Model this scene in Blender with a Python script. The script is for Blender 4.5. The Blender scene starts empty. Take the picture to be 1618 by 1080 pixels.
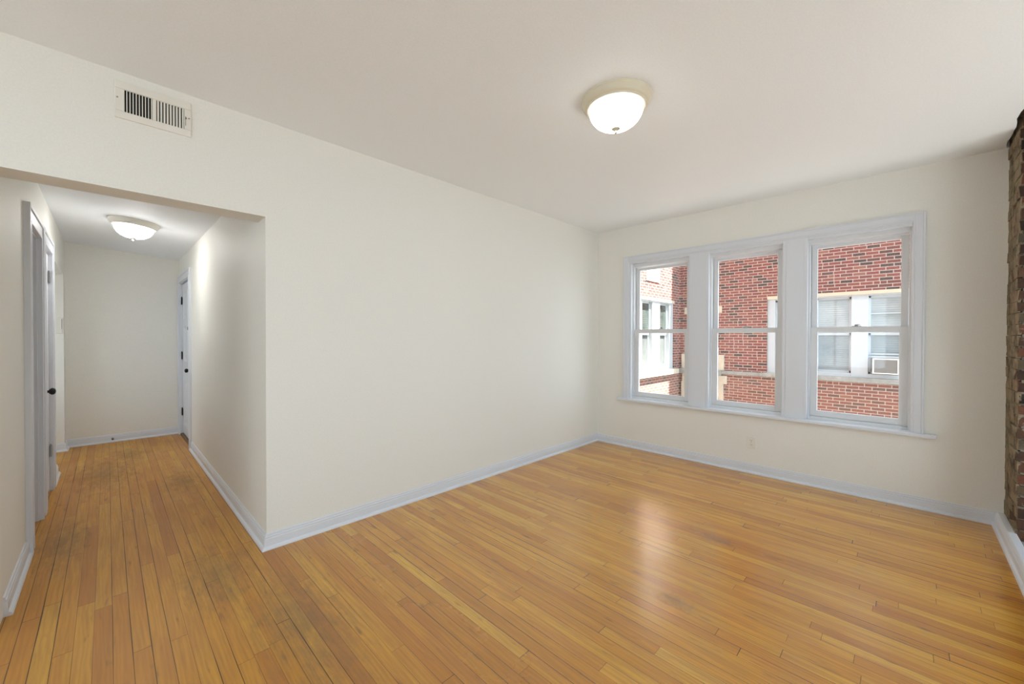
import bpy, bmesh, math, random
from mathutils import Vector, Matrix
random.seed(7)
S = bpy.context.scene
COL = S.collection
R_ = math.radians

# ---------------------------------------------------------------- camera
cam_d = bpy.data.cameras.new('camera')
cam = bpy.data.objects.new('camera', cam_d); COL.objects.link(cam)
F_PX, YAW, PITCH, ROLL, CAM_Z = 632.09, R_(45.337), R_(0.538), R_(0.1446), 1.2969
cam_d.sensor_fit = 'HORIZONTAL'; cam_d.sensor_width = 36.0
cam_d.lens = 36.0 * F_PX / 1618.0
cam_d.shift_y = -1.763 / 1618.0
cam_d.clip_start = 0.02; cam_d.clip_end = 300
fw = Vector((math.sin(YAW)*math.cos(PITCH), math.cos(YAW)*math.cos(PITCH), -math.sin(PITCH)))
rt = Vector((math.cos(YAW), -math.sin(YAW), 0)); up = rt.cross(fw)
r2 = rt*math.cos(ROLL) + up*math.sin(ROLL); u2 = r2.cross(fw)
cam.matrix_world = Matrix(((r2.x, u2.x, -fw.x, 0), (r2.y, u2.y, -fw.y, 0), (r2.z, u2.z, -fw.z, CAM_Z), (0, 0, 0, 1)))
S.camera = cam

# ---------------------------------------------------------------- world, sun, exposure
SKY_STRENGTH = 2.6
SUN_STRENGTH = 28.0
LAMP_STRENGTH = 8.0
HALL_LAMP_STRENGTH = 27.0
w = bpy.data.worlds.new('sky'); S.world = w; w.use_nodes = True
wn = w.node_tree.nodes; bg = wn['Background']
bg.inputs['Color'].default_value = (0.73, 0.88, 1.0, 1); bg.inputs['Strength'].default_value = SKY_STRENGTH
sd = bpy.data.lights.new('sun', 'SUN'); sd.energy = SUN_STRENGTH; sd.angle = R_(0.6); sd.color = (1.0, 0.95, 0.86)
so = bpy.data.objects.new('sun', sd); COL.objects.link(so)
SUN_TO = Vector((0.11, -1.0, 2.0)).normalized()          # direction towards the sun
so.rotation_euler = SUN_TO.to_track_quat('Z', 'Y').to_euler(); so.location = (5, -10, 12)
S.view_settings.view_transform = 'Standard'; S.view_settings.look = 'None'
S.view_settings.exposure = 0.72; S.view_settings.gamma = 1.0; S.view_settings.use_curve_mapping = False
S.cycles.max_bounces = 16; S.cycles.diffuse_bounces = 8; S.cycles.transparent_max_bounces = 16
S.cycles.use_denoising = True

# ---------------------------------------------------------------- measures
W, D, RY, XO, XL = 4.3422, 2.7747, -0.4559, 0.6781, -0.3438
H, HH, YB, YE = 2.6, 2.0228, 2.95, 6.93          # ceiling, header underside, header back, hall end
XR = -3.0                                        # wall behind the camera
XF, YW = 11.0, 4.43                              # neighbour's facade and wing

def portal(name, loc, rot, sx, sy):
    d = bpy.data.lights.new(name, 'AREA'); d.shape = 'RECTANGLE'; d.size = sx; d.size_y = sy
    d.cycles.is_portal = True
    o = bpy.data.objects.new(name, d); COL.objects.link(o); o.location = loc; o.rotation_euler = rot
portal('daylight_rear', (XR-0.10, 1.20, 1.40), (0, R_(-90), 0), 1.6, 1.8)  # sky portal at the added window behind the viewer
portal('daylight_side', (-1.675, RY-0.11, 1.25), (R_(90), 0, 0), 2.35, 2.2)  # sky portal at the added window beside the viewer
portal('daylight_niche', (2.585, -1.84, 1.275), (R_(90), 0, 0), 2.27, 2.05)  # sky portal at the added niche window
portal('daylight_passage', (-1.56, 6.21, 1.15), (0, R_(-90), 0), 0.9, 0.98)  # sky portal at the hole added in the passage wall
portal('daylight_front', (W+0.16, 1.16, 1.38), (0, R_(90), 0), 1.65, 2.45)

# ---------------------------------------------------------------- node helpers
class NT:
    def __init__(s, name):
        s.m = bpy.data.materials.new(name); s.m.use_nodes = True
        s.t = s.m.node_tree; s.n = s.t.nodes; s.b = s.n['Principled BSDF']
    def new(s, t, **k):
        x = s.n.new(t)
        for a, v in k.items(): setattr(x, a, v)
        return x
    def link(s, a, b): s.t.links.new(a, b)
    def val(s, sock, v):
        if hasattr(v, 'is_linked') or isinstance(v, bpy.types.NodeSocket): s.link(v, sock)
        else: sock.default_value = v
    def math(s, op, a, b=0.0, c=None, clamp=False):
        x = s.new('ShaderNodeMath', operation=op, use_clamp=clamp); s.val(x.inputs[0], a); s.val(x.inputs[1], b)
        if c is not None: s.val(x.inputs[2], c)
        return x.outputs[0]
    def mix(s, f, a, b, bt='MIX'):
        x = s.new('ShaderNodeMix', data_type='RGBA', blend_type=bt)
        s.val(x.inputs[0], f); s.val(x.inputs[6], a); s.val(x.inputs[7], b); return x.outputs[2]
    def xyz(s, v=None):
        if v is None: v = s.new('ShaderNodeNewGeometry').outputs['Position']
        x = s.new('ShaderNodeSeparateXYZ'); s.link(v, x.inputs[0]); return x.outputs
    def comb(s, a, b, c=0.0):
        x = s.new('ShaderNodeCombineXYZ'); s.val(x.inputs[0], a); s.val(x.inputs[1], b); s.val(x.inputs[2], c); return x.outputs[0]
    def noise(s, vec, scale, detail=2.0, rough=0.5, dim='3D', w=None):
        x = s.new('ShaderNodeTexNoise', noise_dimensions=dim); s.link(vec, x.inputs['Vector'])
        x.inputs['Scale'].default_value = scale; x.inputs['Detail'].default_value = detail; x.inputs['Roughness'].default_value = rough
        if w is not None: s.val(x.inputs['W'], w)
        return x.outputs['Fac']
    def white(s, vec):
        x = s.new('ShaderNodeTexWhiteNoise', noise_dimensions='3D'); s.link(vec, x.inputs['Vector']); return x.outputs['Value']
    def ramp(s, f, stops, interp='LINEAR'):
        x = s.new('ShaderNodeValToRGB'); s.link(f, x.inputs[0]); e = x.color_ramp.elements; x.color_ramp.interpolation = interp
        while len(e) < len(stops): e.new(0.5)
        for k, (p, c) in enumerate(stops): e[k].position = p; e[k].color = (*c, 1)
        return x.outputs[0]
    def rng(s, v, a, b, c=0.0, d=1.0):
        x = s.new('ShaderNodeMapRange'); s.val(x.inputs[0], v)
        for k, q in enumerate((a, b, c, d)): x.inputs[k+1].default_value = q
        return x.outputs[0]
    def bump(s, h, strength=0.3, dist=0.01):
        x = s.new('ShaderNodeBump'); x.inputs['Strength'].default_value = strength; x.inputs['Distance'].default_value = dist
        s.link(h, x.inputs['Height']); s.link(x.outputs[0], s.b.inputs['Normal'])

def plain(name, c, rough=0.5, metal=0.0, spec=0.5, grain=0.0, gscale=40):
    t = NT(name); t.b.inputs['Base Color'].default_value = (*c, 1); t.b.inputs['Roughness'].default_value = rough
    t.b.inputs['Metallic'].default_value = metal; t.b.inputs['Specular IOR Level'].default_value = spec
    if grain:
        p = t.new('ShaderNodeNewGeometry').outputs['Position']
        n = t.noise(p, gscale, 3)
        t.bump(n, grain, 0.004)
        t.link(t.mix(t.rng(n, 0.3, 0.7), (*[v*0.97 for v in c], 1), (*[min(1, v*1.02) for v in c], 1)), t.b.inputs['Base Color'])
    return t.m

M = {}
M['wall'] = plain('wall_paint', (0.815, 0.805, 0.755), 0.6, grain=0.015, gscale=120)
M['ceiling'] = plain('ceiling_paint', (0.87, 0.905, 0.94), 0.7, grain=0.015, gscale=120)
M['trim'] = plain('trim_paint', (0.70, 0.725, 0.775), 0.32)
M['vinyl'] = plain('window_vinyl', (0.70, 0.715, 0.74), 0.35)
M['black'] = plain('black_metal', (0.012, 0.012, 0.013), 0.35, 0.6)
M['steel'] = plain('latch_metal', (0.35, 0.36, 0.36), 0.35, 0.8)
M['dark'] = plain('dark_void', (0.012, 0.012, 0.012), 0.9)  # black stands for unlit depth in the duct and behind the entry door
M['vent'] = plain('vent_enamel', (0.80, 0.775, 0.71), 0.4)
M['fixture'] = plain('fixture_enamel', (0.72, 0.67, 0.53), 0.4)
M['fixture_white'] = plain('fixture_white', (0.76, 0.745, 0.68), 0.4)
M['finial'] = plain('finial_enamel', (0.42, 0.39, 0.30), 0.4)
M['plate'] = plain('plate_plastic', (0.80, 0.775, 0.71), 0.35)
M['slot'] = plain('slot_shade_dark_parts', (0.10, 0.095, 0.08), 0.6)  # dark colour stands for shade in slots and groove; also lever, stop tip
M['threshold'] = plain('threshold_wood', (0.16, 0.10, 0.055), 0.5, grain=0.2)
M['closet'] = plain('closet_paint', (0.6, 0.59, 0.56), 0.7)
M['ext_white'] = plain('exterior_white', (0.50, 0.54, 0.565), 0.5)
M['ext_cream'] = plain('exterior_cream', (0.62, 0.55, 0.41), 0.7, grain=0.2)
M['asphalt'] = plain('courtyard_concrete', (0.12, 0.12, 0.12), 0.9, grain=0.3, gscale=6)
M['roof'] = plain('roof_grey', (0.2, 0.2, 0.2), 0.9)
M['ac'] = plain('ac_casing', (0.85, 0.84, 0.78), 0.5)

def stone(name, c, c2):
    t = NT(name); p = t.new('ShaderNodeNewGeometry').outputs['Position']
    n = t.noise(p, 5.0, 6, 0.65); t.link(t.mix(t.rng(n, 0.35, 0.65), (*c, 1), (*c2, 1)), t.b.inputs['Base Color'])
    t.b.inputs['Roughness'].default_value = 0.85; t.bump(t.noise(p, 40, 4), 0.3, 0.01); return t.m
M['limestone'] = stone('limestone', (0.62, 0.55, 0.43), (0.48, 0.45, 0.37))
M['sillstone'] = stone('sill_stone', (0.38, 0.38, 0.35), (0.26, 0.26, 0.24))
M['hearth'] = stone('hearth_stone', (0.34, 0.34, 0.34), (0.22, 0.22, 0.22))

# glass: see-through with a little mirror
t = NT('window_glass'); out = t.n['Material Output']; t.n.remove(t.b)
tr = t.new('ShaderNodeBsdfTransparent'); tr.inputs[0].default_value = (0.985, 0.99, 0.985, 1)
gl = t.new('ShaderNodeBsdfGlossy'); gl.inputs['Roughness'].default_value = 0.03
mx = t.new('ShaderNodeMixShader'); mx.inputs[0].default_value = 0.035
t.link(tr.outputs[0], mx.inputs[1]); t.link(gl.outputs[0], mx.inputs[2]); t.link(mx.outputs[0], out.inputs[0])
M['glass'] = t.m
# the neighbour's panes: pale blinds close behind reflecting glass
def pane_mat(name, c1, c2):
    t = NT(name); x = t.xyz()
    sl = t.math('FRACT', t.math('MULTIPLY', x[2], 22.0))
    b = t.math('GREATER_THAN', sl, 0.25)
    f = t.math('MULTIPLY', b, t.rng(t.noise(t.comb(t.math('ADD', x[0], x[1]), x[2], 0), 2.5, 2), 0.35, 0.6))
    t.link(t.mix(f, (*c1, 1), (*c2, 1)), t.b.inputs['Base Color'])
    t.b.inputs['Roughness'].default_value = 0.08; t.b.inputs['Specular IOR Level'].default_value = 0.8; return t.m
M['pane_blind'] = pane_mat('pane_blind', (0.27, 0.31, 0.32), (0.40, 0.43, 0.43))
M['pane_dark'] = pane_mat('pane_dark', (0.19, 0.23, 0.245), (0.27, 0.31, 0.325))

M['pane_sun_up'] = pane_mat('pane_sun_up', (0.040, 0.055, 0.052), (0.075, 0.09, 0.085))  # wing panes, darker copies so the sun does not wash them out
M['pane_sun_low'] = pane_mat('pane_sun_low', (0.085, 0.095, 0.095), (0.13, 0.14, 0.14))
# lamp glass: gives off light, a little veined like alabaster
def lamp_mat(name, st, c):
    t = NT(name); out = t.n['Material Output']; t.n.remove(t.b)
    e = t.new('ShaderNodeEmission'); p = t.new('ShaderNodeNewGeometry').outputs['Position']
    t.link(t.mix(t.rng(t.noise(p, 14, 4), 0.3, 0.7), (*[v*0.93 for v in c], 1), (*c, 1)), e.inputs[0])
    nz = t.xyz(t.new('ShaderNodeNewGeometry').outputs['Normal'])[2]
    t.link(t.math('MULTIPLY', t.rng(nz, -0.30, -0.95, 0.13, 1.5), st), e.inputs[1]); t.link(e.outputs[0], out.inputs[0]); return t.m
M['lamp_glass'] = lamp_mat('lamp_glass', LAMP_STRENGTH, (1.0, 0.99, 0.95))
M['hall_glass'] = lamp_mat('hall_lamp_glass', HALL_LAMP_STRENGTH, (1.0, 0.98, 0.95))

# strip-wood floor, boards running along y
def floor_mat():
    t = NT('strip_wood_floor'); x = t.xyz(); PW = 0.0577
    row = t.math('DIVIDE', t.math('ADD', x[0], 20.012), PW); ri = t.math('FLOOR', row); rf = t.math('FRACT', row)
    rr = t.white(t.comb(ri, 3.1, 0.0)); rl = t.white(t.comb(ri, 9.7, 2.0))
    ln = t.math('ADD', t.math('MULTIPLY', rl, 1.1), 0.70)
    al = t.math('DIVIDE', t.math('ADD', t.math('ADD', x[1], 30.0), t.math('MULTIPLY', rr, 7.0)), ln)
    ai = t.math('FLOOR', al); af = t.math('FRACT', al)
    cid = t.comb(ri, ai, 5.0); c1 = t.white(cid); c2 = t.white(t.comb(ai, ri, 17.0))
    base = t.ramp(c1, [(0.0, (0.58, 0.240, 0.026)), (0.2, (0.67, 0.298, 0.030)), (0.5, (0.75, 0.362, 0.037)), (0.9, (0.79, 0.412, 0.046)), (1.0, (0.82, 0.470, 0.065))])
    # grain: long streaks, shifted from board to board
    gv = t.comb(t.math('MULTIPLY', x[0], 60.0), t.math('MULTIPLY', x[1], 3.0), t.math('MULTIPLY', c2, 50.0))
    g = t.noise(gv, 1.0, 5, 0.6)
    wv = t.new('ShaderNodeTexWave', wave_type='BANDS', bands_direction='X')
    t.link(t.comb(t.math('MULTIPLY', x[0], 1.0), t.math('MULTIPLY', x[1], 0.10), t.math('MULTIPLY', c2, 9.0)), wv.inputs['Vector'])
    wv.inputs['Scale'].default_value = 19; wv.inputs['Distortion'].default_value = 11; wv.inputs['Detail'].default_value = 3; wv.inputs['Detail Scale'].default_value = 1.2
    gm = t.math('ADD', t.math('MULTIPLY', g, 0.85), t.math('MULTIPLY', wv.outputs['Fac'], 0.15))
    col = t.mix(t.rng(gm, 0.30, 0.72, 0.0, 1.0), t.mix(0.46, base, (0.20, 0.075, 0.018, 1)), base)
    # reddish clouds along some boards
    rc = t.noise(t.comb(t.math('MULTIPLY', x[0], 9.0), t.math('MULTIPLY', x[1], 1.6), t.math('MULTIPLY', c1, 30.0)), 1.0, 3)
    col = t.mix(t.rng(rc, 0.48, 0.72, 0.0, 0.6), col, (0.46, 0.165, 0.035, 1))
    p = t.new('ShaderNodeNewGeometry').outputs['Position']
    # dark flecks and mineral streaks
    fl = t.noise(t.comb(t.math('MULTIPLY', x[0], 42.0), t.math('MULTIPLY', x[1], 7.0), c2), 1.0, 2, 0.4)
    col = t.mix(t.rng(fl, 0.66, 0.80, 0.0, 0.7), col, (0.16, 0.075, 0.03, 1))
    dull = t.rng(x[0], 1.3, 0.5, 0.0, 1.0)          # duller finish and a browner, darker tone towards the hall side
    col = t.mix(t.math('MULTIPLY', dull, 0.38), col, (0.36, 0.165, 0.045, 1))
    # worn grey patches of bare wood
    def spot(cx, cy, rx, ry):
        a = t.math('POWER', t.math('DIVIDE', t.math('SUBTRACT', x[0], cx), rx), 2.0)
        b = t.math('POWER', t.math('DIVIDE', t.math('SUBTRACT', x[1], cy), ry), 2.0)
        return t.math('SUBTRACT', 1.0, t.math('SQRT', t.math('ADD', a, b)), clamp=True)
    sp = None
    for s in ((0.62, 1.95, 0.24, 0.75), (0.42, 2.66, 0.22, 0.55), (0.17, 6.04, 0.20, 0.5), (0.47, 4.6, 0.18, 0.5), (-0.20, 3.75, 0.16, 0.55), (-0.02, 5.4, 0.3, 0.9), (1.95, 0.80, 0.06, 0.12), (2.75, 0.87, 0.06, 0.16)):
        q = spot(*s); sp = q if sp is None else t.math('MAXIMUM', sp, q)
    wn_ = t.noise(t.comb(t.math('MULTIPLY', x[0], 2.6), t.math('MULTIPLY', x[1], 0.8), 0.0), 10.0, 7, 0.75)
    wear = t.rng(t.math('ADD', t.math('MULTIPLY', sp, 0.36), t.math('MULTIPLY', wn_, 1.0)), 0.55, 0.85, 0.0, 0.50)
    wear = t.math('MULTIPLY', wear, t.rng(sp, 0.0, 0.15))
    col = t.mix(wear, col, (0.20, 0.145, 0.085, 1))
    # gaps between the boards
    e1 = t.math('MINIMUM', rf, t.math('SUBTRACT', 1.0, rf))
    gi = t.white(t.comb(ri, 1.0, 40.0))
    gw = t.math('ADD', t.rng(x[0], 1.3, 0.5, 0.008, 0.014), t.math('MULTIPLY', t.math('MULTIPLY', gi, gi), 0.028))
    gn = t.rng(t.noise(t.comb(t.math('MULTIPLY', ri, 3.7), t.math('MULTIPLY', x[1], 1.7), 0.0), 1.0, 1), 0.35, 0.6, 0.45, 1.25)
    s1 = t.math('LESS_THAN', e1, t.math('MULTIPLY', gw, gn))
    e2 = t.math('MULTIPLY', t.math('MINIMUM', af, t.math('SUBTRACT', 1.0, af)), ln)
    s2 = t.math('LESS_THAN', e2, t.math('ADD', 0.0006, t.math('MULTIPLY', c2, 0.0012)))
    gap = t.math('MAXIMUM', s1, s2)
    gs = t.math('MULTIPLY', gap, t.rng(gi, 0.0, 1.0, 0.45, 0.92))
    col = t.mix(gs, col, (0.030, 0.014, 0.006, 1))
    t.link(col, t.b.inputs['Base Color'])
    rg = t.math('ADD', t.rng(t.noise(p, 3.0, 4), 0.3, 0.7, 0.16, 0.25), t.math('MULTIPLY', wear, 0.35))
    rg = t.math('ADD', rg, t.math('MULTIPLY', dull, 0.22))
    t.link(rg, t.b.inputs['Roughness'])
    t.link(t.rng(dull, 0.0, 1.0, 1.0, 0.30), t.b.inputs['Specular IOR Level']); t.b.inputs['IOR'].default_value = 1.62
    hgt = t.math('ADD', t.math('MULTIPLY', gap, -1.0), t.math('ADD', t.math('MULTIPLY', c1, 0.12), t.math('MULTIPLY', t.noise(t.comb(t.math('MULTIPLY', x[0], 14), t.math('MULTIPLY', x[1], 1.5), c2), 1.0, 2), 0.5)))
    t.bump(hgt, 0.12, 0.004)
    return t.m
M['floor'] = floor_mat()

# outdoor brick, worked in (x+y, z) so that it turns the corners of the building
def brick_mat():
    t = NT('facade_brick'); x = t.xyz()
    u = t.math('ADD', t.math('ADD', x[0], x[1]), 40.0); v = t.math('ADD', x[2], 20.02)
    BH, BL = 0.0677, 0.2057
    r = t.math('DIVIDE', v, BH); ri = t.math('FLOOR', r); rf = t.math('FRACT', r)
    # every sixth course is headers
    sh = t.math('MULTIPLY', t.math('MODULO', ri, 2.0), 0.5)
    jit = t.math('MULTIPLY', t.white(t.comb(ri, 2.0, 1.0)), 0.12)
    c = t.math('ADD', t.math('DIVIDE', u, BL), t.math('ADD', sh, jit)); ci = t.math('FLOOR', c); cf = t.math('FRACT', c)
    half = t.math('GREATER_THAN', t.white(t.comb(ci, ri, 77.0)), 0.93)
    cf2 = t.math('FRACT', t.math('MULTIPLY', cf, t.math('ADD', 1.0, half)))
    hs = t.math('FLOOR', t.math('MULTIPLY', cf, t.math('ADD', 1.0, half)))
    bl = t.math('DIVIDE', BL, t.math('ADD', 1.0, half))
    ev = t.math('MULTIPLY', t.math('MINIMUM', rf, t.math('SUBTRACT', 1.0, rf)), BH)
    eu = t.math('MULTIPLY', t.math('MINIMUM', cf2, t.math('SUBTRACT', 1.0, cf2)), bl)
    p = t.new('ShaderNodeNewGeometry').outputs['Position']
    rag = t.math('MULTIPLY', t.math('SUBTRACT', t.noise(p, 25, 2), 0.5), 0.006)
    mort = t.math('LESS_THAN', t.math('ADD', t.math('MINIMUM', ev, eu), rag), 0.0068)
    k = t.white(t.comb(ci, ri, hs))
    bc = t.ramp(k, [(0.0, (0.050, 0.040, 0.040)), (0.12, (0.066, 0.044, 0.042)), (0.2, (0.145, 0.050, 0.046)), (0.5, (0.215, 0.060, 0.052)), (0.75, (0.245, 0.076, 0.060)), (0.9, (0.22, 0.050, 0.050)), (1.0, (0.28, 0.115, 0.080))])
    # the lower courses are browner
    brown = t.rng(x[2], 0.5, 0.3)
    bc = t.mix(t.math('MULTIPLY', brown, 0.35), bc, (0.30, 0.175, 0.125, 1))
    bc = t.mix(t.rng(t.noise(p, 60, 3), 0.3, 0.75, 0.0, 0.25), bc, (0.33, 0.20, 0.17, 1))
    col = t.mix(mort, bc, (0.47, 0.40, 0.345, 1))
    t.link(col, t.b.inputs['Base Color']); t.b.inputs['Roughness'].default_value = 0.85; t.b.inputs['Specular IOR Level'].default_value = 0.2
    t.bump(t.math('SUBTRACT', 1.0, mort), 0.4, 0.006)
    return t.m
M['brick'] = brick_mat()

# indoor bare brick: a colour per brick, mortar smears over it
def old_brick(name, smear):
    t = NT(name); a = t.new('ShaderNodeAttribute', attribute_name='tone'); p = t.new('ShaderNodeNewGeometry').outputs['Position']
    base = t.ramp(a.outputs['Fac'], [(0.0, (0.028, 0.020, 0.016)), (0.3, (0.060, 0.036, 0.025)), (0.6, (0.095, 0.050, 0.032)), (0.76, (0.155, 0.055, 0.033)), (0.88, (0.105, 0.075, 0.045)), (1.0, (0.085, 0.070, 0.048))])
    n = t.noise(p, 11, 6, 0.7)
    col = t.mix(t.rng(n, smear[0], smear[1], 0.0, smear[2]), base, (*smear[3], 1))
    col = t.mix(t.rng(t.noise(p, 45, 3), 0.6, 0.72, 0.0, 0.6), col, (0.045, 0.03, 0.022, 1))
    t.link(col, t.b.inputs['Base Color']); t.b.inputs['Roughness'].default_value = 0.9; t.b.inputs['Specular IOR Level'].default_value = 0.2
    t.bump(t.noise(p, 38, 6, 0.7), 0.8, 0.012); return t.m
M['bare_brick'] = old_brick('bare_brick', (0.60, 0.72, 0.75, (0.50, 0.44, 0.34)))
M['smeared_brick'] = old_brick('smeared_brick', (0.30, 0.58, 0.90, (0.33, 0.26, 0.165)))
M['mortar'] = stone('old_mortar', (0.33, 0.29, 0.22), (0.20, 0.17, 0.13))

# ---------------------------------------------------------------- mesh helpers
class MB:
    def __init__(s): s.bm = bmesh.new()
    def box(s, a, b, mi=0):
        x0, y0, z0 = (min(a[i], b[i]) for i in range(3)); x1, y1, z1 = (max(a[i], b[i]) for i in range(3))
        v = [s.bm.verts.new(q) for q in ((x0,y0,z0),(x1,y0,z0),(x1,y1,z0),(x0,y1,z0),(x0,y0,z1),(x1,y0,z1),(x1,y1,z1),(x0,y1,z1))]
        fs = [s.bm.faces.new([v[i] for i in f]) for f in ((0,3,2,1),(4,5,6,7),(0,1,5,4),(1,2,6,5),(2,3,7,6),(3,0,4,7))]
        for f in fs: f.material_index = mi
        return v
    def hexa(s, pts, mi=0):
        v = [s.bm.verts.new(q) for q in pts]
        for f in ((0,3,2,1),(4,5,6,7),(0,1,5,4),(1,2,6,5),(2,3,7,6),(3,0,4,7)):
            s.bm.faces.new([v[i] for i in f]).material_index = mi
        return v
    def loops(s, rings, cap=True, closed=True):
        vs = [[s.bm.verts.new(q) for q in r] for r in rings]; n = len(vs[0])
        for a, b in zip(vs, vs[1:]):
            for i in range(n if closed else n-1):
                s.bm.faces.new((a[i], a[(i+1) % n], b[(i+1) % n], b[i]))
        if cap: s.bm.faces.new(list(reversed(vs[0]))); s.bm.faces.new(vs[-1])
    def lathe(s, prof, org, axis='z', n=48, cap=True, flip=1):
        rings = []
        for r, h in prof:
            ring = []
            for k in range(n):
                a = 2*math.pi*k/n; c, d = r*math.cos(a), r*math.sin(a)
                q = {'z': (c, d, h), 'x': (h, c, d), 'y': (d, h, c)}[axis]
                ring.append((org[0]+q[0], org[1]+q[1], org[2]+q[2]))
            rings.append(ring)
        s.loops(rings, cap)
    def build(s, name, mats, parent=None, bevel=0.0, smooth=False, seg=2):
        bmesh.ops.recalc_face_normals(s.bm, faces=s.bm.faces[:])
        me = bpy.data.meshes.new(name); s.bm.to_mesh(me); s.bm.free()
        for m in (mats if isinstance(mats, (list, tuple)) else [mats]): me.materials.append(m)
        if smooth:
            for p in me.polygons: p.use_smooth = True
            me.set_sharp_from_angle(angle=R_(38))
        o = bpy.data.objects.new(name, me); COL.objects.link(o)
        if bevel:
            b = o.modifiers.new('edge', 'BEVEL'); b.width = bevel; b.segments = seg; b.limit_method = 'ANGLE'; b.harden_normals = False
        if parent:
            o.parent = parent; o.matrix_parent_inverse = Matrix.Translation(-Vector(parent.location))
        return o

def tag(o, label, cat, group=None, kind=None):
    o['label'] = label; o['category'] = cat
    if group: o['group'] = group
    if kind: o['kind'] = kind
    return o
def empty(name, loc, label, cat, group=None, kind=None):
    o = bpy.data.objects.new(name, None); COL.objects.link(o); o.location = loc; o.empty_display_size = 0.1
    return tag(o, label, cat, group, kind)
def struct(name, mb, m, label, cat, bevel=0.0):
    return tag(mb.build(name, m, bevel=bevel), label, cat, kind='structure')

def wall_grid(axis, c0, c1, u, z, holes):
    """solid wall with openings: axis 0 -> slab between x=c0..c1 running in y; axis 1 -> slab between y=c0..c1 running in x"""
    mb = MB(); us = sorted({*u, *[h[0] for h in holes], *[h[1] for h in holes]}); zs = sorted({*z, *[h[2] for h in holes], *[h[3] for h in holes]})
    us = [q for q in us if u[0] <= q <= u[1]]; zs = [q for q in zs if z[0] <= q <= z[1]]
    def full(i, k):
        if not (0 <= i < len(us)-1 and 0 <= k < len(zs)-1): return False
        a, b = (us[i]+us[i+1])/2, (zs[k]+zs[k+1])/2
        return not any(h[0] < a < h[1] and h[2] < b < h[3] for h in holes)
    cache = {}
    def V(c, uu, zz):
        key = (c, uu, zz)
        if key not in cache: cache[key] = mb.bm.verts.new((c, uu, zz) if axis == 0 else (uu, c, zz))
        return cache[key]
    for i in range(len(us)-1):
        for k in range(len(zs)-1):
            if not full(i, k): continue
            a, b, p, q = us[i], us[i+1], zs[k], zs[k+1]
            for c in (c0, c1): mb.bm.faces.new((V(c,a,p), V(c,b,p), V(c,b,q), V(c,a,q)))
            for (di, dk, e) in ((-1,0,((a,p),(a,q))), (1,0,((b,p),(b,q))), (0,-1,((a,p),(b,p))), (0,1,((a,q),(b,q)))):
                if not full(i+di, k+dk):
                    (ua,za),(ub,zb) = e; mb.bm.faces.new((V(c0,ua,za), V(c1,ua,za), V(c1,ub,zb), V(c0,ub,zb)))
    return mb

PROF = [(0, 0.0), (0.030, 0.0), (0.030, 0.006), (0.027, 0.013), (0.021, 0.019), (0.0155, 0.0215), (0.0145, 0.062), (0.0115, 0.066), (0.0125, 0.071), (0.0115, 0.078), (0.0075, 0.081), (0.008, 0.0865), (0.0055, 0.0915), (0.0, 0.0925)]
def miter_runs(pts, prof=PROF):
    """baseboard meshes, one per segment of a polyline of wall lines; profile grows to the LEFT of travel, corners mitred"""
    P = [Vector(p) for p in pts]; res = []
    d = [(P[i+1]-P[i]).normalized() for i in range(len(P)-1)]; nrm = [Vector((-q.y, q.x)) for q in d]
    offs = []
    for i in range(len(P)):
        if i == 0: offs.append(nrm[0])
        elif i == len(P)-1: offs.append(nrm[-1])
        else:
            m = (nrm[i-1]+nrm[i]).normalized(); offs.append(m / max(0.2, m.dot(nrm[i])))
    for i in range(len(P)-1):
        mb = MB()
        mb.loops([[(P[j].x+offs[j].x*t, P[j].y+offs[j].y*t, z) for t, z in prof] for j in (i, i+1)])
        res.append(mb)
    return res

# ================================================================ the shell
mb = MB(); mb.box((XR-0.2, RY-0.034, -0.12), (W+0.02, D+0.02, 0.0)); mb.box((-1.35, D+0.02, -0.12), (XO+0.03, YE+0.05, 0.0))
struct('floor', mb, M['floor'], 'honey coloured strip wood floor with dark gaps and worn grey patches', 'floor')

mb = MB()                                        # ceiling, its edge over the bare brick torn
edge = [(XR-0.1, RY)]
xx = 1.3
while xx < W: edge.append((xx, RY+random.uniform(-0.012, 0.008))); xx += random.uniform(0.03, 0.11)
edge += [(W+0.05, RY-0.03), (W+0.05, D+0.05), (XR-0.1, D+0.05)]
mb.loops([[(x, y, H) for x, y in edge], [(x, y, H+0.013) for x, y in edge]])
struct('ceiling', mb, M['ceiling'], 'off-white flat painted ceiling of the empty room', 'ceiling')
mb = MB()                                        # lowered hall ceiling, slightly out of level
zl, zr = 2.384, 2.306
mb.hexa([(XL-0.05, YB-0.02, zl+0.004), (XO+0.05, YB-0.02, zr-0.004), (XO+0.05, YE+0.05, zr-0.004), (XL-0.05, YE+0.05, zl+0.004),
         (XL-0.05, YB-0.02, zl+0.03), (XO+0.05, YB-0.02, zl+0.03), (XO+0.05, YE+0.05, zl+0.03), (XL-0.05, YE+0.05, zl+0.03)])
struct('ceiling_hall', mb, M['ceiling'], 'lowered off-white ceiling of the narrow hallway', 'ceiling')
mb = MB(); mb.box((XR-0.3, -2.0, 2.86), (W+0.3, YE+0.3, 3.0))
struct('roof_slab', mb, M['roof'], 'grey slab over the whole flat', 'roof')

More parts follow.
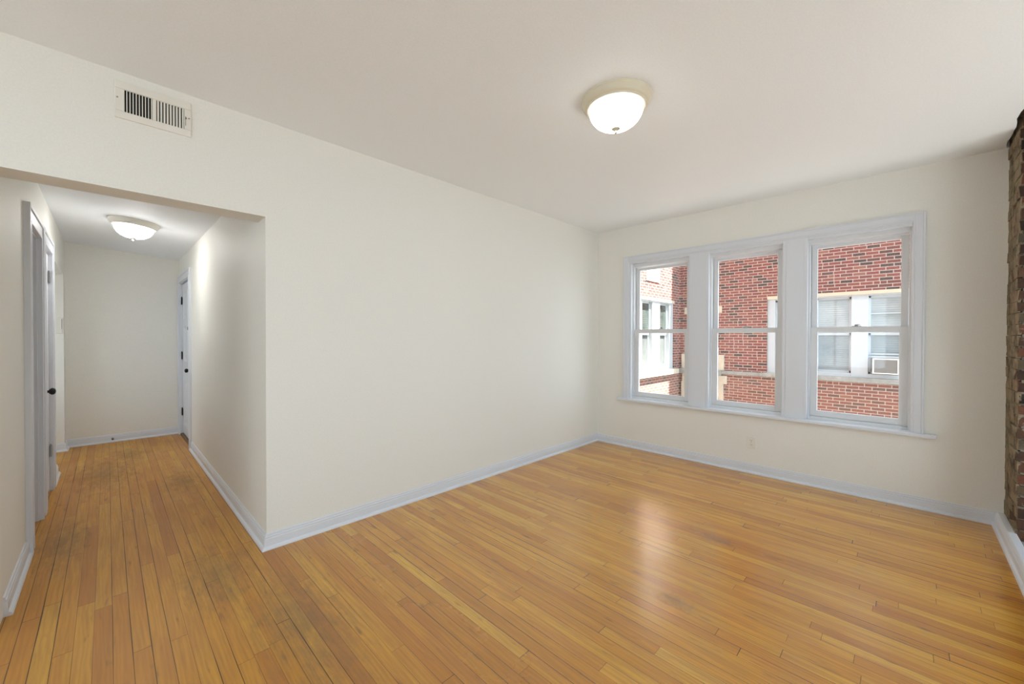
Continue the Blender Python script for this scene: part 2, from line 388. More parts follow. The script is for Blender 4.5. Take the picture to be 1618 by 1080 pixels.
struct('wall_left', wall_grid(1, D, YB, (XR, W+0.02), (0, H+0.1), [(XL, XO, -1, HH)]), M['wall'],
       'long off-white wall with the opening to the hallway', 'wall')
WIN = [(1.633, 2.338), (0.795, 1.473), (-0.040, 0.650)]   # rough openings, left to right
struct('wall_far', wall_grid(0, W, W+0.25, (-0.50, D+0.2), (-0.1, 2.86), [(a, b, 0.56, 2.186) for a, b in WIN]), M['wall'],
       'off-white wall with the row of three windows', 'wall')
struct('wall_back', wall_grid(0, XR-0.2, XR, (RY-0.1, YB), (0, 2.86), [(0.3, 2.1, 0.6, 2.2)]), M['wall'], 'off-white wall behind the viewer', 'wall')  # its opening is added to bring in daylight
mb = wall_grid(1, RY-0.12, RY, (XR, 1.3), (0, 2.86), [(-2.85, -0.50, 0.15, 2.35)])  # large opening added out of view to brighten the room
mb.box((-3.4, RY-1.45, 2.42), (-0.3, RY-0.12, 2.52))  # unseen overhang, added to keep the sun off the floor inside
struct('wall_near', mb, M['wall'], 'off-white wall beside the viewer, with an added sun-blocking overhang', 'wall')
struct('wall_hall_right', wall_grid(0, XO, XO+0.16, (YB, YE+0.1), (0, 2.5), [(5.93, 6.83, -1, 2.0)]), M['wall'],
       'off-white right wall of the hallway', 'wall')
struct('wall_hall_left', wall_grid(0, XL-0.14, XL, (YB, YE+0.1), (0, 2.5), [(3.785, 4.325, -1, 1.985), (4.575, 5.10, -1, 1.985), (5.68, 6.75, -1, 2.0)]), M['wall'],
       'off-white left wall of the hallway with two narrow doors', 'wall')
struct('wall_hall_end', wall_grid(1, YE, YE+0.1, (XL-0.05, XO+0.1), (0, 2.5), []), M['wall'], 'shaded blank wall at the end of the hallway', 'wall')
mb = MB()
mb.box((-1.45, 6.75, 0), (XL-0.139, 7.0, 2.5)); mb.box((-1.45, 5.55, 0), (XL-0.14, 5.65, 2.5)); mb.box((-1.5, YB, 0), (-1.4, 5.72, 2.5)); mb.box((-1.5, 6.70, 0), (-1.4, 7.0, 2.5)); mb.box((-1.5, 5.72, 0), (-1.4, 6.70, 0.7)); mb.box((-1.5, 5.72, 1.6), (-1.4, 6.70, 2.5)); mb.box((-1.5, YB-0.0, 2.4), (XL-0.1, 7.0, 2.5))  # unseen hole left in the outer passage wall, added to brighten the hall
struct('wall_side_passage', mb, M['wall'], 'cream walls of the passage opening left at the end of the hall, with a hole added for daylight', 'wall')

# baseboards
runs = miter_runs([(W, D), (XO, D), (XO, 5.83)][::-1])
# travelling from the hall towards the room the floor lies to the right, so walk the other way
runs = miter_runs([(W, RY-0.005), (W, D), (XO, D), (XO, 5.83)])
lab = [('baseboard_far', 'white baseboard under the row of windows'), ('baseboard_left', 'white baseboard along the long blank wall'), ('baseboard_hall_right', 'white baseboard along the right wall of the hallway')]
for m_, (nm, lb) in zip(runs, lab): struct(nm, m_, M['trim'], lb, 'baseboard')
struct('baseboard_hall_left', miter_runs([(XL, 3.69), (XL, YB)])[0], M['trim'], 'white baseboard at the near end of the left hallway wall', 'baseboard')
struct('baseboard_hall_stub', miter_runs([(XL, 5.68), (XL, 5.20)])[0], M['trim'], 'short white baseboard beyond the door with the black knob', 'baseboard')
r_ = miter_runs([(XO, YE), (XL, YE), (XL, 6.75), (-1.2, 6.75)])
# the far end turns outwards round the passage corner
for m_, nm, lb in zip(r_, ('baseboard_hall_end', 'baseboard_hall_return', 'baseboard_passage'), ('white baseboard across the end wall of the hallway', 'tiny return of baseboard at the passage corner', 'white baseboard on the passage wall beside the hall end')):
    struct(nm, m_, M['trim'], lb, 'baseboard')
# low curb in front of the bare brick: baseboard front with a flat top
CURB = [(0, 0.0), (0.030, 0.0), (0.030, 0.010), (0.026, 0.018), (0.016, 0.022), (0.0145, 0.060), (0.010, 0.066), (0.012, 0.074), (0.006, 0.086), (0.0, 0.0915), (-0.034, 0.0915), (-0.034, 0.0)]
struct('baseboard_right', miter_runs([(1.3, RY), (W-0.001, RY)], CURB)[0], M['trim'], 'white curb with a flat top in front of the bare brick', 'baseboard')

# ================================================================ bare brick corner and the niche beside it
YA = -0.487; XB = 3.935
mb = MB(); lay = mb.bm.verts.layers.float.new('tone')
def brk(a, b, mi, tone=None):
    v = mb.box(a, b, mi); tn = random.random() if tone is None else tone
    cx = Vector([(a[i]+b[i])/2 for i in range(3)]); rot = Matrix.Rotation(random.uniform(-0.008, 0.008), 3, 'Z') @ Matrix.Rotation(random.uniform(-0.012, 0.012), 3, random.choice('XY'))
    for q in v: q.co = cx + rot @ (q.co-cx) + Vector([random.uniform(-0.004, 0.004) for _ in range(3)]); q[lay] = tn
mb.box((XB+0.014, -1.25, 0.05), (W+0.24, YA-0.014, 2.86), 2)
z = 0.052; k = 0
while z < 2.84:
    h = 0.0575
    j = lambda: random.uniform(-0.005, 0.005)
    if k % 2 == 0: xs = [(XB, XB+0.098), (XB+0.11, XB+0.31), (XB+0.322, W+0.01)]; ys = [(YA-0.10, YA-0.30), (YA-0.312, YA-0.51), (YA-0.522, YA-0.72)]
    else: xs = [(XB, XB+0.205), (XB+0.217, W+0.01)]; ys = [(YA-0.10, YA-0.20), (YA-0.212, YA-0.41), (YA-0.422, YA-0.62), (YA-0.632, YA-0.74)]
    for i, (a, b) in enumerate(xs):
        o = j()
        if i == 0:
            xa = XB + j()
            brk((xa, YA+o, z), (b, YA-0.095, z+h), 1 if False else 0)
            # mortar-smeared skin on the side face
            tn = random.random(); v = mb.box((xa+0.004, YA+o-0.01, z-0.004), (b, YA+o+0.0035, z+h+0.006), 1)
            for q in v: q[lay] = tn; q.co += Vector([random.uniform(-0.003, 0.003) for _ in range(3)])
        else:
            brk((a, YA+o*0.5, z), (b, YA-0.08, z+h), 1); v = mb.box((a-0.008, YA-0.012, z-0.004), (b+0.004, YA+o*0.5+0.002, z+h+0.007), 1); tn = random.random()
            for q in v: q[lay] = tn; q.co += Vector([random.uniform(-0.002, 0.002) for _ in range(3)])
    for a, b in ys: brk((XB+j(), b, z), (XB+0.1, a, z+h), 0)
    z += 0.0705; k += 1
struct('wall_right', mb, [M['bare_brick'], M['smeared_brick'], M['mortar']], 'old bare brick corner with crumbling mortar', 'wall')
mb = wall_grid(1, -1.9, -1.75, (1.2, 4.35), (0, 2.86), [(1.45, 3.72, 0.25, 2.30)]); mb.box((1.2, -1.8, 0), (1.3, RY-0.12, 2.86)); mb.box((XB+0.02, -1.8, 0), (XB+0.2, -1.2, 2.86))  # opening in the niche back is added to light the long wall
struct('wall_niche', mb, M['bare_brick'], 'brick back of the niche behind the curb', 'wall')
mb = MB(); mb.box((1.25, -1.8, -0.1), (XB+0.1, RY-0.034, 0.052))
struct('floor_niche', mb, M['hearth'], 'grey stone ground of the niche behind the curb', 'floor')

# ================================================================ windows
def frame_boxes(mb, x0, x1, y0, y1, z0, z1, l, r, t, b):
    """picture-frame of four bars in the plane of the far wall"""
    mb.box((x0, y0, z0), (x1, y0+r, z1)); mb.box((x0, y1-l, z0), (x1, y1, z1))
    mb.box((x0, y0+r, z1-t), (x1, y1-l, z1)); mb.box((x0, y0+r, z0), (x1, y1-l, z0+b))
names = [('window_1', 'leftmost of three sash windows, a sunlit brick wing seen through it'), ('window_2', 'middle of three sash windows, with mostly red brick seen through it'), ('window_3', 'rightmost of three sash windows, an air conditioner seen through it')]
for (a, b), (nm, lb) in zip(WIN, names):
    e = empty(nm, (W, (a+b)/2, 0.575), lb, 'window', 'sash windows in a row', 'structure')
    m_ = MB(); m_.box((W-0.003, a-0.006, 0.575), (W+0.045, a+0.020, 2.186)); m_.box((W-0.003, b-0.020, 0.575), (W+0.045, b+0.006, 2.186)); m_.box((W-0.002, a+0.020, 2.160), (W+0.045, b-0.020, 2.186))
    m_.build('stop_bead', M['trim'], e, 0.003)
    m_ = MB(); frame_boxes(m_, W+0.040, W+0.16, a, b, 0.565, 2.186, 0.034, 0.034, 0.062, 0.040)
    m_.build('window_frame', M['vinyl'], e, 0.002)
    ya, yb = a+0.036, b-0.036
    m_ = MB(); frame_boxes(m_, W+0.095, W+0.125, ya, yb, 1.345, 2.116, 0.042, 0.042, 0.032, 0.045)
    up_ = m_.build('upper_sash', M['vinyl'], e, 0.002)
    g = MB(); g.box((W+0.108, ya+0.04, 1.385), (W+0.112, yb-0.04, 2.088)); g.build('glass_pane', M['glass'], up_)
    ml = MB(); frame_boxes(ml, W+0.060, W+0.090, ya-0.003, yb+0.003, 0.607, 1.392, 0.053, 0.053, 0.046, 0.050)
    lo = ml.build('lower_sash', M['vinyl'], e, 0.002)
    g = MB(); g.box((W+0.073, ya+0.04, 0.65), (W+0.077, yb-0.04, 1.35)); g.build('glass_pane', M['glass'], lo)
    c = (a+b)/2
    m_ = MB(); m_.box((W+0.064, c-0.030, 1.391), (W+0.088, c+0.030, 1.398)); m_.lathe([(0.013, 0), (0.013, 0.010), (0.008, 0.014)], (W+0.076, c, 1.397), n=16); m_.box((W+0.058, c-0.022, 1.404), (W+0.068, c+0.004, 1.411))
    m_.build('sash_lock', M['steel'], lo, 0.002)
def plain_window(name, axis, c, u0, u1, z0, z1, n, label):
    mid = (u0+u1)/2; e = empty(name, (c, mid, z0) if axis == 0 else (mid, c, z0), label, 'window', kind='structure')
    def B(m, a, b, p, q, d):
        if axis == 0: m.box((c-d, a, p), (c+d, b, q))
        else: m.box((a, c-d, p), (b, c+d, q))
    m_ = MB(); B(m_, u0, u1, z0, z0+0.035, 0.03); B(m_, u0, u1, z1-0.035, z1, 0.03)
    for k in range(n+1):
        x = u0+(u1-u0-0.035)*k/n; B(m_, x, x+0.035, z0+0.035, z1-0.035, 0.028)
    fr = m_.build('window_frame', M['vinyl'], e)
    for k in range(n):
        a = u0+(u1-u0-0.035)*k/n+0.03; b = u0+(u1-u0-0.035)*(k+1)/n+0.005
        g = MB(); B(g, a, b, z0+0.03, z1-0.03, 0.002); g.build('glass_pane', M['glass'], fr)
plain_window('added_window_4', 0, XR-0.06, 0.3, 2.1, 0.6, 2.2, 2, 'unseen window added for daylight in the wall behind the viewer')  # unseen, added to light the room from behind
plain_window('added_window_5', 1, RY-0.06, -2.85, -0.50, 0.15, 2.35, 2, 'tall unseen window added for daylight in the wall beside the viewer')  # added out of view as a daylight source
plain_window('added_window_6', 1, -1.82, 1.45, 3.72, 0.25, 2.30, 3, 'wide unseen window added for daylight at the back of the niche')  # added at the unseen niche back to raise the room's daylight
mb = MB()
cy0, cy1, cz = -0.093, 2.408, 2.250
frame_boxes(mb, W-0.020, W+0.001, cy0+0.001, cy1-0.001, 0.575, cz-0.001, 0.056, 0.056, 0.056, 0.0)
frame_boxes(mb, W-0.026, W+0.002, cy0, cy1, 0.575, cz, 0.014, 0.014, 0.014, 0.0)
frame_boxes(mb, W-0.014, W+0.0015, cy0+0.05, cy1-0.05, 0.575, cz-0.05, 0.018, 0.018, 0.018, 0.0)
tag(mb.build('trim_1', M['trim'], bevel=0.003), 'white casing framing all three windows together', 'window casing', kind='structure')
for i, (a, b, lb) in enumerate(((1.473, 1.633, 'wide flat white mullion between the left and middle windows'), (0.650, 0.795, 'wide flat white mullion between the middle and right windows'))):
    mb = MB(); mb.box((W-0.006, a+0.005, 0.57), (W+0.05, b-0.005, 2.186))
    tag(mb.build('trim_%d' % (i+2), M['trim'], bevel=0.003), lb, 'mullion', kind='structure')
mb = MB(); mb.box((W-0.052, -0.160, 0.549), (W+0.001, 2.478, 0.577)); mb.box((W, -0.045, 0.549), (W+0.06, 2.343, 0.577))
tag(mb.build('trim_4', M['trim'], bevel=0.006, seg=3), 'white window stool running under all three windows', 'window sill', kind='structure')

# ================================================================ hallway doors
def casing(x0, sx, y0, y1, zt, wd, pr):
    """door casing on a wall x=x0, standing proud towards sx; y0..y1 outer edges"""
    mb = MB()
    for (ya, yb, za, zb) in ((y0, y0+wd, 0, zt), (y1-wd, y1, 0, zt), (y0+wd, y1-wd, zt-wd, zt)):
        mb.box((x0, ya+0.0006, za), (x0+sx*pr*0.72, yb-0.0006, zb-0.0006))
    bw = wd*0.24
    for (ya, yb, za, zb) in ((y0, y0+bw, 0, zt), (y1-bw, y1, 0, zt), (y0+bw, y1-bw, zt-bw, zt)):
        mb.box((x0-sx*0.001, ya, za), (x0+sx*pr, yb, zb))
    bd = wd*0.16
    for (ya, yb, za, zb) in ((y0+wd-bd, y0+wd+0.0008, 0, zt-wd+bd), (y1-wd-0.0008, y1-wd+bd, 0, zt-wd+bd), (y0+wd+0.0008, y1-wd-0.0008, zt-wd-0.0008, zt-wd+bd)):
        mb.box((x0, ya, za), (x0+sx*pr*0.9, yb, zb))
    return mb
def slab(x0, sx, y0, y1, z0, z1, panels, th=0.035):
    """panelled door leaf with its face at x0 towards sx"""
    mb = MB(); xb = x0-sx*th; xr = x0-sx*0.012
    mb.box((xb, y0, z0), (xr, y1, z1))
    ys = sorted({y0, y1, *[p[0] for p in panels], *[p[1] for p in panels]}); zs = sorted({z0, z1, *[p[2] for p in panels], *[p[3] for p in panels]})
    for i in range(len(ys)-1):
        for k in range(len(zs)-1):
            a, b = (ys[i]+ys[i+1])/2, (zs[k]+zs[k+1])/2
            if any(p[0] < a < p[1] and p[2] < b < p[3] for p in panels): continue
            mb.box((xr, ys[i], zs[k]), (x0, ys[i+1], zs[k+1]))
    for p in panels:                              # sloped moulding and raised field
        m = 0.028
        q = [(xr, p[0]+m, p[2]+m), (xr, p[1]-m, p[2]+m), (xr, p[1]-m, p[3]-m), (xr, p[0]+m, p[3]-m)]
        o = [(x0-sx*0.002, p[0], p[2]), (x0-sx*0.002, p[1], p[2]), (x0-sx*0.002, p[1], p[3]), (x0-sx*0.002, p[0], p[3])]
        mb.loops([o, q], cap=False)
        n = 0.055; mb.hexa([(xr, p[0]+n, p[2]+n), (xr, p[1]-n, p[2]+n), (xr, p[1]-n, p[3]-n), (xr, p[0]+n, p[3]-n),
                            (x0-sx*0.005, p[0]+n+.015, p[2]+n+.015), (x0-sx*0.005, p[1]-n-.015, p[2]+n+.015), (x0-sx*0.005, p[1]-n-.015, p[3]-n-.015), (x0-sx*0.005, p[0]+n+.015, p[3]-n-.015)])
    return mb
def knob(loc, sx, parent, r=0.026):
    m_ = MB(); m_.lathe([(0.010, 0), (0.009, 0.018*sx), (0.010, 0.028*sx), (0.018, 0.033*sx), (r, 0.044*sx), (r, 0.052*sx), (0.019, 0.062*sx), (0.006, 0.066*sx)], loc, 'x', 28)
    return m_.build('door_knob', M['black'], parent, smooth=True)
def hinge(x, y, z, sx, parent, m):
    m_ = MB(); m_.box((x, y-0.032, z-0.045), (x+sx*0.003, y+0.032, z+0.045)); 
    for k in range(5): m_.lathe([(0.0065, -0.0085), (0.0065, 0.0085)], (x+sx*0.006, y, z-0.036+k*0.018), 'z', 12)
    m_.lathe([(0.004, -0.053), (0.0055, -0.048), (0.0055, 0.048), (0.004, 0.053)], (x+sx*0.006, y, z), 'z', 12)
    return m_.build('hinge', m, parent)

# first doorway: an open frame
e = empty('door_1', (XL, 4.055, 0), 'open doorway with grey-white frame nearest the camera in the hallway', 'doorway', kind='structure')
casing(XL, 1, 3.685, 4.435, 2.088, 0.108, 0.030).build('door_casing', M['trim'], e, 0.003)
m_ = MB(); m_.box((XL-0.16, 3.780, 0), (XL+0.002, 3.797, 1.985)); m_.box((XL-0.50, 4.313, 0.0), (XL+0.002, 4.330, 1.985)); m_.box((XL-0.16, 3.78, 1.972), (XL+0.002, 4.33, 1.990))
m_.box((XL-0.10, 3.797, 1.955), (XL-0.06, 4.313, 1.972)); 
m_.build('door_jamb', M['trim'], e, 0.002)
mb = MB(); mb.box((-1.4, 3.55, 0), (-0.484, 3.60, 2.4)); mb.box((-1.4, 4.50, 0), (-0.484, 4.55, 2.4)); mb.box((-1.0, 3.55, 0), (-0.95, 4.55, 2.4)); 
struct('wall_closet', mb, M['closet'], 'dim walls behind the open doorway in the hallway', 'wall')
# closet door with black knob
e = empty('door_2', (XL, 4.84, 0), 'white panelled closet door with round black knob on the left of the hallway', 'door', kind='structure')
casing(XL, 1, 4.462, 5.205, 2.088, 0.108, 0.030).build('door_casing', M['trim'], e, 0.003)
m_ = MB(); m_.box((XL-0.13, 4.568, 0), (XL+0.002, 4.580, 1.985)); m_.box((XL-0.13, 5.092, 0), (XL+0.002, 5.104, 1.985)); m_.box((XL-0.13, 4.568, 1.975), (XL+0.002, 5.104, 1.990)); m_.build('door_jamb', M['trim'], e)
leaf = slab(XL-0.001, 1, 4.584, 5.089, 0.022, 1.970, [(4.68, 4.995, 0.16, 0.72), (4.68, 4.995, 0.95, 1.86)]).build('door_leaf', M['trim'], e, 0.0015)
knob((XL-0.001, 4.655, 0.873), 1, leaf)
m_ = MB(); m_.box((XL-0.001, 4.633, 0.74), (XL+0.004, 4.677, 0.92)); m_.build('escutcheon', M['trim'], leaf, 0.003)
for z_ in (1.79, 0.34): hinge(XL+0.002, 5.09, z_, 1, leaf, M['steel'])
# entry door
e = empty('door_3', (XO, 6.38, 0), 'white panelled entry door with black hinges at the end of the hallway', 'door', kind='structure')
casing(XO, -1, 5.835, 6.925, 2.085, 0.092, 0.022).build('door_casing', M['trim'], e, 0.003)
m_ = MB(); m_.box((XO-0.002, 5.926, 0), (XO+0.13, 5.940, 1.985)); m_.box((XO-0.002, 6.820, 0), (XO+0.13, 6.834, 1.985)); m_.box((XO-0.002, 5.926, 1.985), (XO+0.13, 6.834, 2.003)); m_.build('door_jamb', M['trim'], e)
pz = [(0.15, 0.72), (0.98, 1.42), (1.52, 1.88)]
leaf = slab(XO+0.022, -1, 5.944, 6.816, 0.030, 1.972, [(ya, yb, a, b) for ya, yb in ((6.05, 6.335), (6.425, 6.71)) for a, b in pz], 0.04).build('door_leaf', M['trim'], e, 0.0015)
knob((XO+0.022, 6.025, 0.893), -1, leaf, 0.024)
m_ = MB(); m_.lathe([(0.026, 0), (0.026, -0.010), (0.022, -0.014)], (XO+0.022, 6.04, 1.39), 'x', 24); m_.box((XO-0.012, 6.034, 1.372), (XO+0.010, 6.046, 1.408)); m_.build('deadbolt', M['black'], leaf)
m_ = MB(); m_.lathe([(0.007, 0), (0.007, -0.006)], (XO+0.022, 6.03, 1.10), 'x', 16); m_.build('peephole', M['black'], leaf)
for z_ in (1.765, 1.045, 0.305): hinge(XO+0.020, 6.810, z_, -1, leaf, M['black'])
m_ = MB(); m_.box((XO-0.004, 5.94, 0.0), (XO+0.14, 6.82, 0.020)); m_.build('threshold', M['threshold'], e, 0.006)
mb = MB(); mb.box((XO+0.14, 5.6, -0.1), (XO+0.2, 7.1, 2.4)); struct('wall_stairwell', mb, M['dark'], 'black panel standing for unlit space behind the entry door', 'wall')  # black panel, the unlit stairwell put into its colour

# ================================================================ things on walls and ceilings
def ceiling_lamp(name, loc, r, drop, glass, ring, label):
    e = empty(name, loc, label, 'ceiling light', 'dome ceiling lights')
    x, y, z = loc
    m_ = MB(); m_.lathe([(r*0.90, 0.004), (r, 0.0), (r*1.0, -0.006), (r*0.975, -0.012), (r*0.965, -0.016), (r*0.945, -0.028), (r*0.90, -0.038), (r*0.865, -0.042), (r*0.86, -0.048), (r*0.825, -0.051), (r*0.79, -0.047), (r*0.775, -0.040), (r*0.775, -0.01)], loc, n=96, cap=True)
    m_.build('base_ring', ring, e, smooth=True)
    rg = r*0.785; z0 = -0.046; dp = drop-0.046
    prof = [(rg*math.cos(a)**0.85 if a < 1.5707 else 0.004, z0-dp*math.sin(a)**1.08) for a in [i/18*math.pi/2 for i in range(18)]] + [(0.012, z0-dp)]
    m_ = MB(); m_.lathe(prof, loc, n=96, cap=True); m_.build('glass_shade', glass, e, smooth=True)
    m_ = MB(); m_.lathe([(0.024, 0.010), (0.025, 0.002), (0.020, -0.003), (0.010, -0.007), (0.006, -0.010), (0.006, -0.014), (0.0085, -0.018), (0.0070, -0.024), (0.002, -0.027)], (x, y, z-drop), n=24); m_.build('finial', M['finial'], e, smooth=True)
    return e
ceiling_lamp('ceiling_light', (1.972, 1.150, H), 0.188, 0.158, M['lamp_glass'], M['fixture'], 'round dome light with cream ring on the main room ceiling')
lx = 0.182; lz = zl + (zr-zl)*(lx-XL)/(XO-XL)
hl = ceiling_lamp('ceiling_light', (lx, 5.06, lz), 0.178, 0.150, M['hall_glass'], M['fixture_white'], 'round dome light with white ring on the hallway ceiling')
hl.rotation_euler = (0, math.atan2(zl-zr, XO-XL), 0)

# supply register high on the long wall
vx0, vx1, vz0, vz1 = 0.030, 0.326, 2.372, 2.556
e = empty('air_vent', ((vx0+vx1)/2, D, vz0), 'cream steel register with two banks of upright louvres above the hallway opening', 'vent')
yb = D-0.010
m_ = MB(); cx = (vx0+vx1)/2
bx = [(vx0+0.036, cx-0.009), (cx+0.006, vx1-0.030)]; bz0, bz1 = vz0+0.036, vz1-0.040
for (a, b, c_, d_) in ((vx0, vx1, vz0, bz0), (vx0, vx1, bz1, vz1), (vx0, bx[0][0], bz0, bz1), (bx[0][1], bx[1][0], bz0, bz1), (bx[1][1], vx1, bz0, bz1)):
    m_.box((a, D-0.009, c_), (b, D+0.001, d_))
m_.build('face_plate', M['vent'], e, 0.0035)
m_ = MB(); m_.box((bx[0][0], D-0.0012, bz0), (bx[1][1], D-0.0005, bz1)); m_.build('duct_dark_sheet', M['dark'], e)  # flat dark sheet in place of the shaded duct
for bi, (a, b) in enumerate(bx):
    n = 9; st = (b-a)/n
    for i in range(n):
        x = a+st*(i+1)-0.0035; m_ = MB(); ang = 0.10 if bi == 0 else -0.66; dx = 0.0055*math.tan(ang)
        m_.hexa([(x-0.0017, D-0.0065, bz0), (x+0.0017, D-0.0065, bz0), (x+0.0017+dx, D-0.0013, bz0), (x-0.0017+dx, D-0.0013, bz0),
                 (x-0.0017, D-0.0065, bz1), (x+0.0017, D-0.0065, bz1), (x+0.0017+dx, D-0.0013, bz1), (x-0.0017+dx, D-0.0013, bz1)])
        m_.build('louver', M['vent'], e)
for x in (vx0+0.010, vx1-0.010):
    m_ = MB(); m_.lathe([(0.0038, 0), (0.0034, -0.0022)], (x, D-0.009, (vz0+vz1)/2+0.006), 'y', 14); m_.build('screw', M['steel'], e)
m_ = MB(); m_.box((vx1-0.0255, D-0.0098, vz0+0.055), (vx1-0.0235, D-0.0085, vz0+0.105)); m_.box((vx1-0.026, D-0.014, vz0+0.090), (vx1-0.021, D-0.007, vz0+0.098)); m_.build('damper_lever', M['slot'], e)

# outlet under the middle window
oy, oz = 1.056, 0.292
e = empty('electrical_outlet', (W, oy, oz-0.058), 'cream duplex outlet low on the wall under the windows', 'outlet')
m_ = MB(); m_.box((W-0.006, oy-0.036, oz-0.058), (W+0.001, oy+0.036, oz+0.058)); m_.build('cover_plate', M['plate'], e, 0.003)
for s_ in (-1, 1):
    m_ = MB(); m_.lathe([(0.017, 0), (0.017, -0.0025), (0.016, -0.003)], (W-0.0055, oy, oz+s_*0.020), 'x', 24); rc = m_.build('receptacle', M['plate'], e)
    m_ = MB(); zc = oz+s_*0.020
    for dy in (-0.0065, 0.0065): m_.box((W-0.0095, oy+dy-0.0014, zc-0.001), (W-0.0080, oy+dy+0.0014, zc+0.008))
    m_.lathe([(0.0025, -0.0038), (0.0025, -0.0028)], (W-0.0055, oy, zc-0.008), 'x', 10); m_.build('slots', M['slot'], rc)
m_ = MB(); m_.lathe([(0.003, 0), (0.0026, -0.0015)], (W-0.006, oy, oz), 'x', 12); m_.build('screw', M['steel'], e)

# wall box on the passage wall, seen past the closet door
e = empty('wall_box', (-0.366, 6.75, 1.325), 'narrow cream box on the passage wall past the closet door', 'wall box')
m_ = MB(); m_.box((-0.415, 6.726, 1.325), (-0.352, 6.751, 1.497)); m_.build('housing', M['plate'], e, 0.004)
m_ = MB(); m_.box((-0.3585, 6.7245, 1.375), (-0.3555, 6.7262, 1.485)); m_.build('groove', M['slot'], e)

# door stop on the end baseboard
e = empty('door_stop', (0.041, YE-0.0145, 0.046), 'small metal door stop on the end baseboard of the hallway', 'door stop')
m_ = MB(); m_.lathe([(0.012, 0), (0.012, -0.004), (0.005, -0.008), (0.005, -0.050)], (0.041, YE-0.0145, 0.046), 'y', 16); m_.build('post', M['steel'], e, smooth=True)
m_ = MB(); m_.lathe([(0.009, -0.050), (0.010, -0.056), (0.010, -0.064), (0.006, -0.068)], (0.041, YE-0.0145, 0.046), 'y', 16); m_.build('bumper_tip', M['slot'], e, smooth=True)

# ================================================================ the building across the courtyard
e = empty('brick_building', (XF, 2.0, -3.6), 'red brick apartment building with white windows across the courtyard', 'building')
GZ, TOP, YEND = -3.6, 11.0, -2.0
FW = [(1.455, 2.37), (-0.25, 1.455)]
holes = [(-0.22, 2.37, 0.47, 2.245)]
mbw = wall_grid(0, XF, XF+0.35, (YEND, YW+0.2), (GZ, TOP), [(-0.22, 2.37, 0.47, 2.245), (-0.22, 2.37, 3.75, 5.5), (-0.22, 2.37, -2.4, -0.9)]); mbw.build('facade_wall', M['brick'], e)
wing_holes = [(7.86, 10.635, 0.47, 2.245), (7.86, 10.635, 3.75, 5.5)]
wall_grid(1, YW, YW+0.35, (6.6, XF), (GZ, TOP), wing_holes).build('wing_wall', M['brick'], e)
m_ = MB(); m_.box((XF-0.06, YEND, TOP), (XF+6, YW+8, TOP+0.25)); m_.box((6.6, YW-0.06, TOP), (XF, YW+8, TOP+0.25)); m_.build('parapet', M['limestone'], e)
m_ = MB(); m_.box((XF+0.35, YEND, GZ), (XF+6, YEND+0.3, TOP)); m_.build('side_wall', M['brick'], e)
m_ = MB(); m_.box((6.6, YW+0.35, GZ), (6.9, YW+8, TOP)); m_.build('side_wall', M['brick'], e)

def ext_window(ax, lights, u0, u1, z0, z1, with_storm):
    """a bank of sash windows in the facade (ax 0, running in y at x=XF) or in the wing (ax 1, running in x at y=YW)"""
    def B(m, d0, d1, a, b, c, d):
        if ax == 0: m.box((XF+d0, a, c), (XF+d1, b, d))
        else: m.box((a, YW+d0, c), (b, YW+d1, d))
    m_ = MB(); edges = sorted([u0, u1, *[q for l in lights for q in l]])
    for a, b in zip(edges[0::2], edges[1::2]): B(m_, 0.03, 0.30, a, b, z0, z1)
    B(m_, 0.035, 0.28, u0, u1, z1-0.075, z1); B(m_, 0.035, 0.28, u0, u1, z0, z0+0.085)
    wf = m_.build('window_frame', M['ext_white'], e, 0.004)
    m_ = MB(); B(m_, -0.004, 0.03, u0, u1, z1-0.045, z1+0.028); m_.build('head_flashing', M['ext_cream'], e)
    zm = (z0+z1)/2+0.02
    for i, (a, b) in enumerate(lights):
        m_ = MB()
        for (zz0, zz1, dd) in ((zm-0.02, z1-0.075, 0.10), (z0+0.085, zm+0.03, 0.13)):
            B(m_, dd, dd+0.03, a, a+0.035, zz0, zz1); B(m_, dd, dd+0.03, b-0.035, b, zz0, zz1); B(m_, dd, dd+0.031, a, b, zz1-0.042, zz1); B(m_, dd, dd+0.031, a, b, zz0, zz0+0.045)
        sh = m_.build('sash', M['ext_white'], wf, 0.002)
        m_ = MB(); B(m_, 0.118, 0.126, a+0.03, b-0.03, zm, z1-0.1); m_.build('upper_pane', M['pane_blind'] if ax == 0 else M['pane_sun_up'], wf)
        m_ = MB(); B(m_, 0.147, 0.155, a+0.03, b-0.03, z0+0.1, zm); m_.build('lower_pane', M['pane_dark'] if ax == 0 else M['pane_sun_low'], wf)
    if with_storm:
        a, b = lights[0]
        for q0, q1, q2, q3 in ((0.098, 0.112, 1.79, 1.815), (0.090, 0.128, 0.955, 0.985), (0.09, 0.16, 0.895, 0.93)):
            m_ = MB(); B(m_, q0, q1, a, b, q2, q3); m_.build('storm_bar', M['ext_white'], wf)
    return wf
FL = [(0.015, 0.575), (0.845, 1.445), (1.675, 2.215)]
ext_window(0, FL, -0.22, 2.37, 0.47, 2.245, True)
ext_window(0, FL, -0.22, 2.37, 3.75, 5.5, False)
ext_window(0, FL, -0.22, 2.37, -2.4, -0.9, False)
WL = [(8.05, 8.60), (8.88, 9.42), (9.84, 10.40)]
ext_window(1, WL, 7.86, 10.635, 0.47, 2.245, False)
ext_window(1, WL, 7.86, 10.635, 3.75, 5.5, False)
m_ = MB(); m_.box((XF-0.06, -0.30, 0.375), (XF+0.25, 2.44, 0.472)); m_.box((XF-0.045, 2.44, 0.375), (XF+0.05, 3.40, 0.462)); m_.box((XF-0.06, 2.44, 0.40), (XF+0.05, 2.52, 0.44)); m_.build('stone_sill', M['sillstone'], e, 0.008)
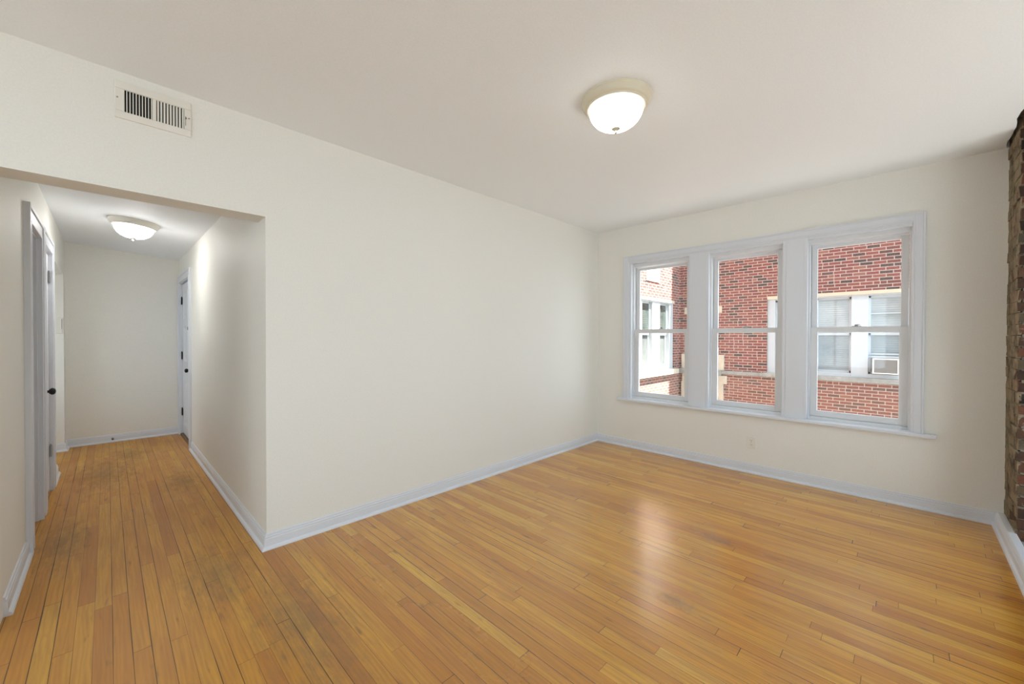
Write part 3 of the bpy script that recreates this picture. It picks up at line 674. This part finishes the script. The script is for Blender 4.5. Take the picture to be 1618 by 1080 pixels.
m_ = MB(); m_.box((7.75, YW-0.10, 0.345), (10.74, YW+0.25, 0.472)); m_.build('stone_sill', M['limestone'], e, 0.008)
m_ = MB(); m_.box((9.0, YW-0.02, 2.66), (9.72, YW+0.05, 3.20)); m_.build('pale_panel', M['limestone'], e)  # pale panel for a cream patch without brick courses
# stone doorway surround, mostly hidden behind the left mullion
m_ = MB()
for s0, s1 in ((3.30, 3.43), (4.27, 4.36)):
    m_.box((XF-0.05, s0, 0.47), (XF+0.03, s1, 0.86))
m_.box((XF-0.05, 3.23, 0.12), (XF+0.03, 4.34, 0.33)); m_.box((XF-0.05, 3.31, GZ), (XF+0.03, 3.52, 0.12)); m_.box((XF-0.05, 4.20, GZ), (XF+0.03, 4.36, 0.12)); m_.box((XF-0.03, 3.43, 0.47), (XF+0.03, 4.27, 1.05)); m_.box((XF-0.04, 3.36, 1.93), (XF+0.03, 4.29, 2.10))
m_.build('stone_surround', M['limestone'], e, 0.006)
m_ = MB(); m_.box((XF-0.12, 3.36, 0.33), (XF+0.02, 4.40, 0.47)); m_.build('stone_hood', M['sillstone'], e, 0.02)

# air conditioner standing in the neighbour's right window
e2 = empty('air_conditioner', (XF, 0.30, 0.56), 'cream boxy air conditioner in the lower sash of the facing window', 'air conditioner')
m_ = MB(); a, b, z0, z1 = 0.11, 0.50, 0.575, 0.885
m_.box((XF-0.10, a, z0), (XF+0.10, b, z0+0.022)); m_.box((XF-0.10, a, z1-0.022), (XF+0.10, b, z1)); m_.box((XF-0.10, a, z0+0.022), (XF+0.10, a+0.024, z1-0.022)); m_.box((XF-0.10, b-0.024, z0+0.022), (XF+0.10, b, z1-0.022)); m_.box((XF-0.06, a+0.02, z0+0.02), (XF+0.10, b-0.02, z1-0.02))
m_.build('housing', M['ac'], e2, 0.004)
m_ = MB(); m_.box((XF-0.085, a+0.024, z0+0.022), (XF-0.062, b-0.024, z1-0.022)); 
for k in range(16): zz = z0+0.03+k*0.0158; m_.box((XF-0.094, a+0.024, zz), (XF-0.082, b-0.024, zz+0.007))
m_.build('grille', plain('ac_grille', (0.30, 0.29, 0.27), 0.6), e2)

struct('wall_outside', wall_grid(0, W+0.03, W+0.25, (-2.2, 7.5), (-3.6, 11.0), [(-0.50, D+0.2, -0.1, 2.86)]), M['brick'], 'brick outside of the building the room is in', 'wall')
mb = MB(); mb.box((-12, -30, GZ-0.2), (40, 30, GZ)); struct('ground', mb, M['asphalt'], 'pale concrete ground of the courtyard below', 'ground')
